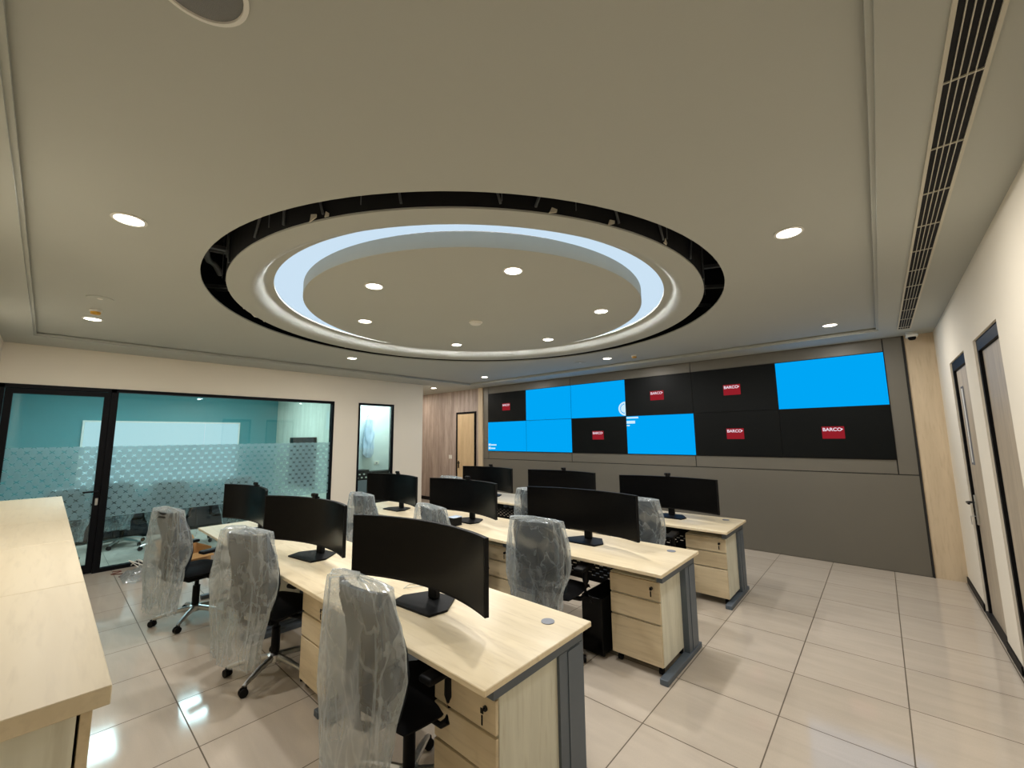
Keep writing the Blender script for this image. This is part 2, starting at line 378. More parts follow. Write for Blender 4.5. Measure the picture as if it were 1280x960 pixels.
for i in range(14):
    a = random.uniform(0, 2*PI); T = Matrix.Translation((CX+2.285*math.cos(a), CY+2.285*math.sin(a), 2.975)) @ Matrix.Rotation(a, 4, 'Z') @ Matrix.Rotation(random.uniform(-.5, .5), 4, 'X')
    w_ = random.uniform(.01, .035)
    MB().prism([(-w_, 0), (w_*.7, -.004), (w_, .012), (0, .02+.02*random.random()), (-w_*.6, .010)], -.003, .003, 'x').build('plaster_scrap', M['vent_bar'], void).matrix_local = T
for a0, a1, mt in ((5.15, 5.5, 'red_pipe'), (3.6, 3.9, 'galv'), (4.2, 4.6, 'galv')):
    pts = [(CX+2.42*math.cos(a0+(a1-a0)*k/8), CY+2.42*math.sin(a0+(a1-a0)*k/8), 3.22+.03*math.sin(k*1.3)) for k in range(9)]
    MB().tube(pts, .025, 10).build('pipe', M[mt], void, smooth=True)
pts = [(CX+2.36*math.cos(3.75+.03*k), CY+2.36*math.sin(3.75+.03*k), 3.06+.05*math.sin(k*.8)) for k in range(12)]
MB().tube(pts, .007, 6).build('loose_cable', M['white_plastic'], void)

# walls
MB().box(XL-.1, XR+.2, YS-.12, YS, 0, ZB).build('wall_front', M['wall'], **ST)
# right wall with two door openings
D1, D2, DH = (5.15, 6.09), (3.83, 4.68), 2.40
rw = MB().box(XR, XR+.2, YS, D2[0], 0, ZB).box(XR, XR+.2, D2[1], D1[0], 0, ZB).box(XR, XR+.2, D1[1], 7.3, 0, ZB)
rw.box(XR, XR+.2, D2[0], D2[1], DH, ZB).box(XR, XR+.2, D1[0], D1[1], DH, ZB)
rw.build('wall_right', M['wall'], **ST)
bb = MB()
for y0, y1 in ((YS, D2[0]), (D2[1], D1[0]), (D1[1], YV)): bb.box(XR-.012, XR, y0, y1, 0, .07)
bb.build('baseboard_right', M['black_frame'], **ST)
MB().box(XR+.21, XR+.25, 3.4, 6.6, 0, ZB).build('wall_right_backing', M['wall'], **ST)
for i, (y0, y1) in enumerate((D1, D2)):
    d = MB().box(XR+0.0350, XR+0.0750, y0+.05, y1-.05, .012, DH-.09).build('door_%d' % (i+1), M['door_wood'], **ST)
    MB().box(XR+0.0150, XR+0.0850, y0, y0+.045, 0, DH).box(XR+0.0150, XR+0.0850, y1-.045, y1, 0, DH).box(XR+0.0150, XR+0.0850, y0+.045, y1-.045, DH-.085, DH).build('door_frame', M['dark_metal'] if 0 else M['black_frame'], d)
    MB().box(XR+-0.0100, XR+0.0350, y0, y1, 0, .012).build('threshold', M['dark_metal'], d)
    if i == 0:
        h = MB().box(XR+0.0200, XR+0.0350, y1-.11, y1-.07, .82, 1.10, .003).build('lock_plate', M['chrome'], d)
        MB().tube([(XR+0.0200, y1-.09, 1.03), (XR+-0.0250, y1-.09, 1.03), (XR+-0.0300, y1-.10, 1.03), (XR+-0.0300, y1-.22, 1.03)], .010, 8).build('handle', M['dark_metal'], d, smooth=True)
        MB().tube([(XR+0.0200, y1-.09, .90), (XR+-0.0100, y1-.09, .90)], .004, 6).box(XR+-0.0180, XR+-0.0140, y1-.105, y1-.075, .82, .90).build('key', M['chrome'], d)
        MB().box(XR+0.0280, XR+0.0349, 5.76, 5.84, 1.42, 2.12).build('vision_strip', M['white_plastic'], d)
        MB().box(XR+0.0260, XR+0.0355, 5.75, 5.76, 1.40, 2.14).box(XR+0.0260, XR+0.0355, 5.84, 5.85, 1.40, 2.14).build('strip_frame', M['grommet'], d)
# back plane: wood strip, video wall, post, hall
MB().box(.335, XR+.2, YV+.005, YV+.2, 0, ZB).build('wall_back_wood', M['wood_panel'], **ST)
MB().box(.318, .335, YV-.01, YV+.05, 0, ZB).build('trim_2', M['groove'], **ST)
MB().box(-7.27, .318, YV+.012, YV+.2, 0, ZB).build('wall_back', M['groove'], **ST)
g = .006
SX0, SX1, SZ0, SZ1 = -7.08, .13, 1.372, 2.742
SW = (SX1-SX0)/6; SH = (SZ1-SZ0)/2
def clad(x0, x1, z0, z1): MB().box(x0+g, x1-g, YV, YV+.012, z0+g, z1-g).build('video_wall_cladding', M['panel'], **ST)
GZ = 1.185
clad(-7.27, .318, 0, GZ)
for a, b_ in ((-7.08, -4.70), (-4.70, -2.29), (-2.29, .13)):
    clad(a, b_, GZ, SZ0-.004); clad(a, b_, SZ1+.004, ZB)
clad(-7.27, -7.08, GZ, ZB); clad(.13, .318, GZ, ZB)
MB().box(-7.42, -7.27, YV-.03, YV+.2, 0, ZB).build('trim_3', M['wood_panel'], **ST)
MB().box(-12.6, -7.42, YV+.05, YV+.2, 0, ZB).build('wall_back_hall', M['hall_wood'], **ST)
MB().box(-12.6, -7.42, YV+.035, YV+.05, 0, .09).build('baseboard_back', M['black_frame'], **ST)
d = MB().box(-8.26, -7.62, YV+.03, YV+.049, .01, 2.30).build('door_3', M['hall_door'], **ST)
MB().box(-8.31, -8.26, YV+.02, YV+.049, 0, 2.35).box(-7.62, -7.57, YV+.02, YV+.049, 0, 2.35).box(-8.26, -7.62, YV+.02, YV+.049, 2.30, 2.35).build('door_frame', M['black_frame'], d)
MB().box(-8.225, -8.195, YV+.015, YV+.03, .92, 1.10).tube([(-8.21, YV+.02, 1.05), (-8.21, YV-.03, 1.05), (-8.10, YV-.03, 1.05)], .009, 8).build('handle', M['black_plastic'], d)
sw = thing('light_switch', 'small white switch plate on the taupe hall panelling left of the far door', 'switch', (-8.42-.14, YV+.05, 1.19))
MB().box(-.06, .06, -.01, 0, -.05, .05, .003).build('plate', M['white_plastic'], sw)
MB().box(-.025, .025, -.014, -.01, -.03, .03).build('rocker', M['white_plastic'], sw)

# left wall with glazed door, glazing and narrow window
GH = 2.42
lw = MB().box(XL-.1, XL, YS-.12, 5.70, GH, ZB).box(XL-.1, XL, 3.63, 4.13, 0, GH).box(XL-.1, XL, 4.94, 5.70, 0, GH)
lw.build('wall_left', M['wall'], **ST)
MB().box(-12.6, XL-.1, 5.60, 5.70, 0, ZB).build('wall_left_return', M['wall'], **ST)
MB().box(-12.6, XL-.1, 3.77, 3.87, 0, ZB).build('wall_left_partition', M['meet_wood'], **ST)
MB().box(-11.35, -11.2, -1.6, 3.77, 0, ZB).build('wall_left_far', M['teal'], **ST)
MB().box(-11.2, XL-.1, -1.30, -1.18, 0, ZB).build('wall_left_side', M['teal'], **ST)
MB().box(-8.9, -8.75, 3.87, 5.60, 0, ZB).build('wall_left_white', M['white_wall'], **ST)
MB().box(-12.7, -12.6, -1.6, 8.8, 0, ZB).build('wall_hall_end', M['wall'], **ST)
MB().box(XL+.0, XL+.01, 3.63, 4.13, 0, .07).box(XL, XL+.01, 4.94, 5.70, 0, .07).build('baseboard_left', M['black_frame'], **ST)
# glazing
w = MB().box(XL-.055, XL-.045, .60, 1.62, .05, GH-.045).box(XL-.055, XL-.045, 1.626, 3.60, .05, GH-.045).build('window_1', M['glass'], **ST)
MB().box(XL-.09, XL+.015, .58, 3.63, GH-.045, GH).box(XL-.09, XL+.015, .58, .602, .045, GH-.045).box(XL-.09, XL+.015, 3.595, 3.63, .045, GH-.045).box(XL-.09, XL+.015, .58, 3.63, 0, .045).build('window_frame', M['black_frame'], w)
MB().box(XL-.042, XL-.041, .60, 3.595, .70, 1.64).build('frosted_film', M['frost'], w)
d = MB().box(XL-.055, XL-.045, -.34, .48, .10, GH-.11).build('door_4', M['glass'], **ST)
MB().box(XL-.09, XL+.012, -.50, -.40, 0, GH).box(XL-.09, XL+.012, .53, .58, 0, GH).box(XL-.09, XL+.012, -.50, .58, GH-.05, GH).build('door_frame', M['black_frame'], d)
MB().box(XL-.075, XL-.005, -.395, -.33, .01, GH-.055).box(XL-.075, XL-.005, .465, .528, .01, GH-.055).box(XL-.075, XL-.005, -.33, .465, GH-.115, GH-.055).box(XL-.075, XL-.005, -.33, .465, .01, .11).build('door_stile', M['black_frame'], d)
MB().box(XL-.042, XL-.041, -.33, .465, .70, 1.64).build('frosted_film', M['frost'], d)
MB().tube([(XL, .50, 1.05), (XL+.05, .50, 1.05), (XL+.05, .36, 1.05)], .011, 8).build('handle', M['black_plastic'], d, smooth=True)
MB().cyl((XL-.004, .50, .92), .014, .02, 'x', 16).box(XL-.004, XL+.006, .485, .515, .87, .96, .003).build('lock', M['chrome'], d)
w = MB().box(XL-.055, XL-.045, 4.17, 4.90, .05, GH-.04).build('window_2', M['glass'], **ST)
MB().box(XL-.09, XL+.015, 4.13, 4.94, GH-.04, GH).box(XL-.09, XL+.015, 4.13, 4.165, 0, GH-.04).box(XL-.09, XL+.015, 4.905, 4.94, 0, GH-.04).box(XL-.09, XL+.015, 4.165, 4.905, 0, .045).build('window_frame', M['black_frame'], w)

# ------------------------------------------------------------------ meeting room behind the glass
o = thing('projection_board', 'wide bright white board on the teal-lit wall seen through the glazing', 'board', (-11.19, 1.69, 1.45))
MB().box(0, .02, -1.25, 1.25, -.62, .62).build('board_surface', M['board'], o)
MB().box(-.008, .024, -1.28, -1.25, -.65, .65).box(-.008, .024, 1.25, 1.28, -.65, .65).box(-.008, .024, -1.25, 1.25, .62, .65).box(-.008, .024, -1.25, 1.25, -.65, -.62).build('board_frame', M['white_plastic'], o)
o = thing('wall_television', 'black flat television on the pale wood panelling behind the frosted glass', 'television', (-9.52, 3.765, 1.22))
MB().box(-.66, .66, -.05, 0, -.52, .52, .006).build('casing', M['black_plastic'], o)
MB().box(-.64, .64, -.053, -.05, -.50, .50).build('screen', M['black_gloss'], o)

# small white room behind the narrow window
o = thing('storage_cabinet', 'low black cabinet against the white wall behind the narrow window', 'cabinet', (-8.745, 5.13, 0))
MB().box(0, .30, -.32, .42, 0, .97, .005).build('body', M['black_plastic'], o)
for k in range(2): MB().box(.30, .312, -.31+.365*k, .045+.365*k, .05, .92, .003).build('door', M['black_gloss'], o)
o = thing('equipment_rack', 'grey equipment boxes stacked beside the black cabinet behind the narrow window', 'equipment', (-8.745, 4.60, 0))
MB().box(0, .28, -.20, .19, 0, .80, .006).build('lower_box', M['grommet'], o)
MB().box(0, .26, -.18, .18, .80, 1.02, .006).build('upper_box', M['dark_metal'], o)
for k in range(6): MB().cyl((.26, -.10+.05*k, .86+.07*(k % 2)), .016, .03, 'x', 12).build('connector', M['white_plastic'], o)
def drape(seed, w0, w1, h, dep):
    b = MB(); bm = b.bm; n, m_ = 40, 40; V = []
    for j in range(m_+1):
        tt = j/m_; row = []
        wdt = (w0+(w1-w0)*math.sin(tt*PI*.75))*(1 if tt < .9 else 1-(tt-.9)*4)
        for i in range(n):
            a = 2*PI*i/n; q = noise.noise(Vector((math.cos(a)*2, math.sin(a)*2, tt*4+seed)))
            row.append(bm.verts.new((dep*math.cos(a)*(1+.5*q), wdt*math.sin(a)*(1+.4*q), -h*tt)))
        V.append(row)
    for j in range(m_):
        for i in range(n): bm.faces.new((V[j][i], V[j][(i+1) % n], V[j+1][(i+1) % n], V[j+1][i]))
    return b
o = thing('hanging_bag', 'pale blue and white garment bag hanging on the white wall behind the narrow window', 'bag', (-8.66, 4.84, 2.12))
drape(3, .07, .12, .85, .06).build('bag_body', M['blue_bag'], o, smooth=True)
MB().tube([(-.09, 0, .09), (-.02, 0, .10), (0, 0, .03), (0, 0, -.03)], .006, 6).build('hook', M['chrome'], o)
o = thing('wall_socket', 'white socket plate low on the white wall behind the narrow window', 'socket', (-8.75, 5.10, 1.14))
MB().box(0, .01, -.06, .06, -.04, .04, .003).build('plate', M['white_plastic'], o)
MB().box(.01, .013, -.02, .02, -.015, .015).build('outlet', M['grommet'], o)

# ------------------------------------------------------------------ video wall screens
FONT = bpy.data.curves.new('letters', 'FONT')
def text_bm(txt, size):
    c = bpy.data.curves.new('t', 'FONT'); c.body = txt; c.size = size; c.align_x = 'CENTER'; c.offset = size*.02
    o_ = bpy.data.objects.new('t', c); COL.objects.link(o_)
    bpy.context.view_layer.update()
    me = bpy.data.meshes.new_from_object(o_.evaluated_get(bpy.context.evaluated_depsgraph_get()))
    b = MB(); b.bm.from_mesh(me); bpy.data.objects.remove(o_); bpy.data.meshes.remove(me)
    xs = [v.co.x for v in b.bm.verts]; ys = [v.co.y for v in b.bm.verts]
    cx, cy = (min(xs)+max(xs))/2, (min(ys)+max(ys))/2
    for v in b.bm.verts: v.co = Vector((v.co.x-cx, 0, v.co.y-cy))
    return b
TOP = ['logo', 'blue', 'blue', 'logo', 'logo', 'blue']; BOT = ['blue', 'blue', 'logo', 'blue', 'logo', 'logo']
ordn = ['leftmost', 'second from left', 'third from left', 'fourth from left', 'fifth from left', 'rightmost']
for row, kinds in (('top', TOP), ('bottom', BOT)):
    for i, k in enumerate(kinds):
        cx = SX0+SW*(i+.5); cz = SZ1-SH*(.5 if row == 'top' else 1.5)
        o = thing('video_wall_screen', '%s video wall screen, %s in the %s row' % ('bright blue' if k == 'blue' else 'black', ordn[i], row) + ('' if k == 'blue' else ', red logo at its centre'), 'screen', (cx, YV, cz), 0, 'screens of the video wall')
        MB().box(-SW/2+.0015, SW/2-.0015, -.02, .012, -SH/2+.0015, SH/2-.0015).build('bezel', M['black_plastic'], o)
        MB().box(-SW/2+.004, SW/2-.004, -.022, -.0201, -SH/2+.004, SH/2-.004).build('picture', M['screen_blue' if k == 'blue' else 'screen_black'], o)
        if k == 'logo':
            lg = MB().box(-.122, .122, -.0235, -.0221, -.082, .082).build('logo', M['logo_red'], o)
            text_bm('BARCO', .062).build('lettering', M['logo_white'], lg, loc=(-.008, -.0245, .042))
            MB().prism([(0, -.012), (.016, 0), (0, .012)], -.0245, -.0238, 'y').build('lettering', M['logo_white'], lg, loc=(.094, 0, .044))
        if row == 'top' and i == 2:
            pts = [(SW/2-.004, -.13)]+[(SW/2-.004-.14*math.sin(PI*j/20), -.13*math.cos(PI*j/20)) for j in range(1, 20)]+[(SW/2-.004, .13)]
            s_ = MB().prism(pts, -.0235, -.0221, 'y').build('round_seal', M['pict_white'], o, loc=(0, 0, -.20))
            for j in range(8):
                a = PI*(j+.5)/8
                MB().box(-.012, .012, -.0245, -.0236, -.010, .010).build('seal_mark', M['screen_blue'], s_, loc=(SW/2-.02-.085*math.sin(a), 0, -.085*math.cos(a)))
        if row == 'bottom' and i == 3:
            for (x0, x1, z1, h) in ((0, .23, .325, .028), (0, .165, .255, .05), (0, .06, .18, .02)):
                MB().box(-SW/2+.006+x0, -SW/2+.006+x1, -.0235, -.0221, z1-h, z1).build('caption_line', M['pict_white'], o)
        if row == 'bottom' and i == 0:
            for (x0, x1, z1, h) in ((.02, .09, -.17, .05), (.10, .28, -.185, .03), (.02, .09, -.25, .05), (.10, .24, -.265, .03)):
                MB().box(-SW/2+x0, -SW/2+x1, -.0235, -.0221, z1-h, z1).build('caption_line', M['pict_white'], o)

# ------------------------------------------------------------------ desks
def make_desk():
    """origin at the front right floor corner; runs to -x (1.5) and +y (.78)"""
    o = thing('office_desk', '', 'desk', (0, 0, 0), 0, 'pale oak desks in three rows')
    MB().box(-1.5, 0, 0, .78, .724, .75, .003).build('desktop', M['desk'], o)
    MB().cyl((-.17, .63, .7495), .035, .004).build('grommet', M['grommet'], o, smooth=True)
    for x in (-.075, -1.465):
        f = MB().box(x, x+.045, .53, .74, .04, .665).build('leg', M['slate'], o)
        MB().box(x, x+.045, .08, .74, .666, .724, .002).build('top_rail', M['slate'], f)
        MB().box(x-.004, x+.049, .60, .71, .045, .66).build('cover_plate', M['slate'], f)
        MB().box(x-.005, x+.055, .06, .78, .0, .04, .004).build('foot', M['slate'], f)
    MB().box(-1.42, -.075, .50, .54, .684, .724).build('cross_beam', M['slate'], o)
    # perforated modesty panel
    b = MB(); z0, z1 = .34, .72; y = .66; x0, x1 = -1.42, -.08
    b.box(x0, x1, y, y+.002, .5, .724); b.box(x0, x1, y, y+.002, z0, .375)
    nz, nx = 5, 16
    for k in range(nz): zz = .375+k*.025; b.box(x0, x1, y, y+.002, zz, zz+.017)
    for k in range(nz):
        zz = .392+k*.025
        for j in range(nx):
            xa = x0+(x1-x0)*(j+(.5 if k % 2 else 0))/nx; b.box(xa, xa+.045, y, y+.002, zz, zz+.008)
    b.build('modesty_panel', M['black_plastic'], o)
    return o
RX = -1.215
ROWY = (1.19, 2.90, 4.53)
protoD = make_desk()
rown = ('nearest', 'middle', 'farthest'); posn = ('right end', 'centre', 'left end')
for r in range(3):
    for k in range(3):
        loc = (RX-1.5*k, ROWY[r], 0)
        lab = 'pale oak desk with slate steel legs, %s of the %s row' % (posn[k], rown[r])
        if r == k == 0: protoD.location = loc; protoD['label'] = lab
        else: dup(protoD, loc, label=lab)

def make_pedestal():
    """origin at the front centre on the floor, front faces -y; .40 wide, .50 deep"""
    o = thing('drawer_pedestal', '', 'drawers', (0, 0, 0), 0, 'three-drawer pedestals under the desks')
    MB().box(-.20, .20, .018, .50, .07, .655, .002).build('carcass', M['side'], o)
    zs = ((.072, .345), (.358, .502), (.515, .645))
    for z0, z1 in zs: MB().box(-.197, .197, 0, .0175, z0, z1, .002).build('drawer', M['drawer'], o)
    dr = [c for c in kids(o) if c.name.startswith('drawer')][-1]
    lk = MB().cyl((.14, -.008, .60), .011, .009, 'y', 16).build('lock', M['dark_metal'], dr)
    MB().tube([(.14, -.022, .603), (.14, -.008, .603)], .003, 6).box(.132, .148, -.024, -.021, .59, .61).box(.135, .145, -.024, -.020, .545, .585, .002).build('key', M['black_plastic'], dr)
    for sx in (-.16, .16):
        for yy in (.06, .44):
            MB().cyl((sx-.012, yy, .025), .025, .024, 'x', 16).box(sx-.015, sx+.015, yy-.015, yy+.015, .045, .07).build('caster', M['black_plastic'], o, smooth=True)
    return o
protoP = make_pedestal()
PED = [((-1.46, 1.30), 'drawer pedestal nearest the camera, under the right end of the nearest row'),
       ((-2.96, 1.30), 'drawer pedestal just left of the nearest wrapped chair, nearest row'),
       ((-4.46, 1.30), 'drawer pedestal under the left end desk of the nearest row'),
       ((-1.49, 3.03), 'drawer pedestal beside the black computer tower, right end of the middle row'),
       ((-2.94, 3.03), 'drawer pedestal left of the wrapped chair in the middle row, under the centre desk'),
       ((-1.47, 4.66), 'drawer pedestal under the right end of the farthest row, by the grey wall'),
       ((-2.96, 4.66), 'drawer pedestal under the centre desk of the farthest row')]
for i, ((x, y), lab) in enumerate(PED):
    if i == 0: protoP.location = (x, y, 0); protoP['label'] = lab
    else: dup(protoP, (x, y, 0), label=lab)

def make_tower():
    o = thing('computer_tower', '', 'computer', (0, 0, 0), 0, 'black computer towers under the desks')
    MB().box(-.09, .09, .01, .42, .02, .44, .004).build('case', M['black_plastic'], o)
    MB().box(-.088, .088, 0, .01, .022, .438, .003).build('front_panel', M['black_gloss'], o)
    MB().cyl((.0, -.004, .40), .008, .006, 'y', 12).build('power_button', M['dark_metal'], o)
    for sx in (-.07, .07):
        for yy in (.05, .38): MB().cyl((sx, yy, 0), .012, .02).build('foot', M['black_plastic'], o)
    return o
tw = make_tower(); tw.location = (-1.84, 2.99, 0); tw['label'] = 'black computer tower beside the drawers at the right end of the middle row'
dup(tw, (-1.84, 4.72, 0), label='black computer tower beside the drawers at the right end of the farthest row')

# ------------------------------------------------------------------ monitors
def make_monitor():
    """curved ultrawide; origin on the desktop below the screen's deepest point, screen faces -y"""
    o = thing('curved_monitor', '', 'monitor', (0, 0, 0), 0, 'curved ultrawide monitors')
    W, Hh, S = 1.127, .371, .118
    R = (W*W/4+S*S)/(2*S); half = math.asin(W/2/R); n = 36
    def arc(r0, r1, z0, z1, a0=-half, a1=half):
        b = MB(); bm = b.bm; cols = []
        for i in range(n+1):
            a = a0+(a1-a0)*i/n; q = []
            for r_ in (r0, r1):
                for z_ in (z0, z1): q.append(bm.verts.new((r_*math.sin(a), r_*math.cos(a)-R, z_)))
            cols.append(q)
        for A, B in zip(cols[:-1], cols[1:]):
            for i, j in ((0, 1), (1, 3), (3, 2), (2, 0)): bm.faces.new((A[i], A[j], B[j], B[i]))
        for c_ in (cols[0], cols[-1]): bm.faces.new((c_[0], c_[1], c_[3], c_[2]))
        bmesh.ops.recalc_face_normals(bm, faces=bm.faces[:])
        return b
    z0 = .095
    sh = arc(R, R+.022, z0, z0+Hh).build('casing', M['black_plastic'], o, smooth=True)
    arc(R-.0015, R, z0+.012, z0+Hh-.006, -half*.985, half*.985).build('screen', M['black_gloss'], o, smooth=True)
    arc(R+.022, R+.05, z0+.10, z0+.29, -half*.35, half*.35).build('rear_housing', M['black_plastic'], sh, smooth=True)
    MB().box(-.035, .035, .055, .095, .012, .30, .006).build('stand_neck', M['black_plastic'], o)
    MB().prism([(-.16, -.11), (.16, -.11), (.19, .0), (.10, .15), (-.10, .15), (-.19, .0)], .0, .012).build('stand_base', M['black_plastic'], o)
    return o
def make_webcam():
    o = thing('webcam', '', 'webcam', (0, 0, 0), 0, 'webcams clipped on the monitors')
    MB().box(-.035, .035, -.018, .012, .012, .042, .008, 2).build('body', M['black_plastic'], o, smooth=True)
    MB().cyl((0, -.0185, .027), .010, .006, 'y', 16).build('lens', M['black_gloss'], o)
    MB().box(-.02, .02, -.012, .030, .0005, .012).box(-.02, .02, .0225, .030, -.05, .001).build('clip', M['black_plastic'], o)
    return o
MON = [((-2.07, 1.54), 5, 0, 'curved black monitor nearest the camera, right end of the nearest row', None),
       ((-3.58, 1.53), 9, .02, 'curved black monitor at the centre desk of the nearest row', 'webcam on the centre monitor of the nearest row'),
       ((-5.02, 1.52), 3, .0, 'curved black monitor at the left end of the nearest row, by the glazing', 'webcam on the left end monitor of the nearest row'),
       ((-2.11, 3.35), 2, .02, 'curved black monitor at the right end of the middle row', None),
       ((-3.64, 3.30), 0, 0, 'curved black monitor at the centre desk of the middle row', 'webcam on the centre monitor of the middle row'),
       ((-4.97, 3.22), 2, 0, 'curved black monitor at the left end of the middle row, below the narrow window', 'webcam on the left end monitor of the middle row'),
       ((-1.94, 4.96), 2.4, 0, 'curved black monitor at the right end of the farthest row', 'webcam on the right end monitor of the farthest row'),
       ((-3.45, 4.98), 1, .01, 'curved black monitor at the centre desk of the farthest row', 'webcam on the centre monitor of the farthest row'),
       ((-4.86, 4.92), 0, 0, 'curved black monitor at the left end of the farthest row, by the hall door', 'webcam on the left end monitor of the farthest row')]
pm = make_monitor(); pw = make_webcam(); fw = True
for i, ((x, y), rz, dz, lab, wl) in enumerate(MON):
    rz = math.radians(rz)
    if i == 0: o = pm; pm['label'] = lab; pm.location = (x, y, .7503); pm.rotation_euler = (0, 0, rz)
    else: o = dup(pm, (x, y, .7503), rz, lab)
    if wl:
        loc = (x, y+.0, .75+.095+.371)
        if fw: pw.location = loc; pw.rotation_euler = (0, 0, rz); pw['label'] = wl; fw = False
        else: dup(pw, loc, rz, wl)
o = thing('small_box', 'small black box with crinkled plastic on top, on the centre desk of the middle row', 'box', (-3.58, 3.06, .7503))
MB().box(-.05, .05, -.06, .06, 0, .085, .004).build('box_body', M['black_plastic'], o)
MB().box(-.052, .052, -.062, .062, .0855, .093, .003).build('plastic_top', M['blue_bag'], o)
# a short white cable by the nearest monitor
MB().tube([(-2.36, 1.72, .753), (-2.40, 1.66, .757), (-2.37, 1.60, .754), (-2.33, 1.64, .76), (-2.31, 1.72, .754), (-2.27, 1.76, .753)], .003, 6).build('cable', M['white_plastic'], label='thin white cable curled on the desktop behind the nearest monitor', category='cable')

# ------------------------------------------------------------------ chairs
def prof_y(z):
    P_ = [(.0, -.315), (.55, -.300), (.62, -.262), (.70, -.235), (.80, -.240), (.90, -.265), (.98, -.292), (1.2, -.312)]
    for (z0, y0), (z1, y1) in zip(P_[:-1], P_[1:]):
        if z <= z1: return y0+(y1-y0)*(z-z0)/(z1-z0)
    return P_[-1][1]
def bag_mesh(seed, zb, ztop=1.075, flare=1., wid=.240):
    b = MB(); bm = b.bm; n, m_ = 110, 90; V = []
    for j in range(m_+1):
        tt = j/m_; z = ztop+(zb-ztop)*tt; row = []
        # half width and half depth along the height, closed and bunched at the top
        cap = min(1., (tt/.022)) ** .5 if tt < .022 else 1.
        hw = (wid-.018+.048*math.sin(min(tt*1.2, 1)*PI)-.11*max(0, tt-.65))*cap
        hd = (.050+.045*math.sin(min(tt*1.35, 1)*PI*.5))*cap
        cyy = prof_y(z)-.022
        for i in range(n):
            a = 2*PI*i/n; ca, sa = math.cos(a), math.sin(a)
            ex = .48
            px = math.copysign(abs(ca)**ex, ca); py = math.copysign(abs(sa)**ex, sa)
            q = noise.noise(Vector((ca*2.6+seed*3, sa*2.6, z*2.2+seed)))
            q2 = noise.noise(Vector((ca*7+seed, sa*7, z*5)))
            q3 = 1-abs(noise.noise(Vector((ca*4.2-seed, sa*4.2+z*1.5, z*3.1+seed))))*2
            fold = math.sin(a*5+5*q+seed)*(.003+.010*tt)
            off = .034*q+.005*q2+.008*q3*(.5+tt)+fold
            dz = .014*noise.noise(Vector((ca*4, sa*4, seed)))*(1-tt)+(.05*noise.noise(Vector((ca*2, sa*2, seed+9))) if tt > .9 else 0)*(tt-.9)*10
            yr = -.338-.012*min(1, tt*3); yf = (prof_y(z)+.022+.030*px*px) if z > .56 else prof_y(z)+.055
            ymid = (yr+yf)/2; hf = (yf-yr)/2*cap
            x_ = px*hw+ca*off*cap; y_ = ymid+py*hf+sa*off*cap*.8
            dz += (.022*abs(px)**5)*(1-min(1, tt*9))
            if z < .60: y_ = min(y_, -.232)
            row.append(bm.verts.new((x_, y_, z+dz)))
        V.append(row)
    for j in range(m_):
        for i in range(n): bm.faces.new((V[j][i], V[j][(i+1) % n], V[j+1][(i+1) % n], V[j+1][i]))
    bm.faces.new(V[0])
    bmesh.ops.recalc_face_normals(bm, faces=bm.faces[:])
    return b
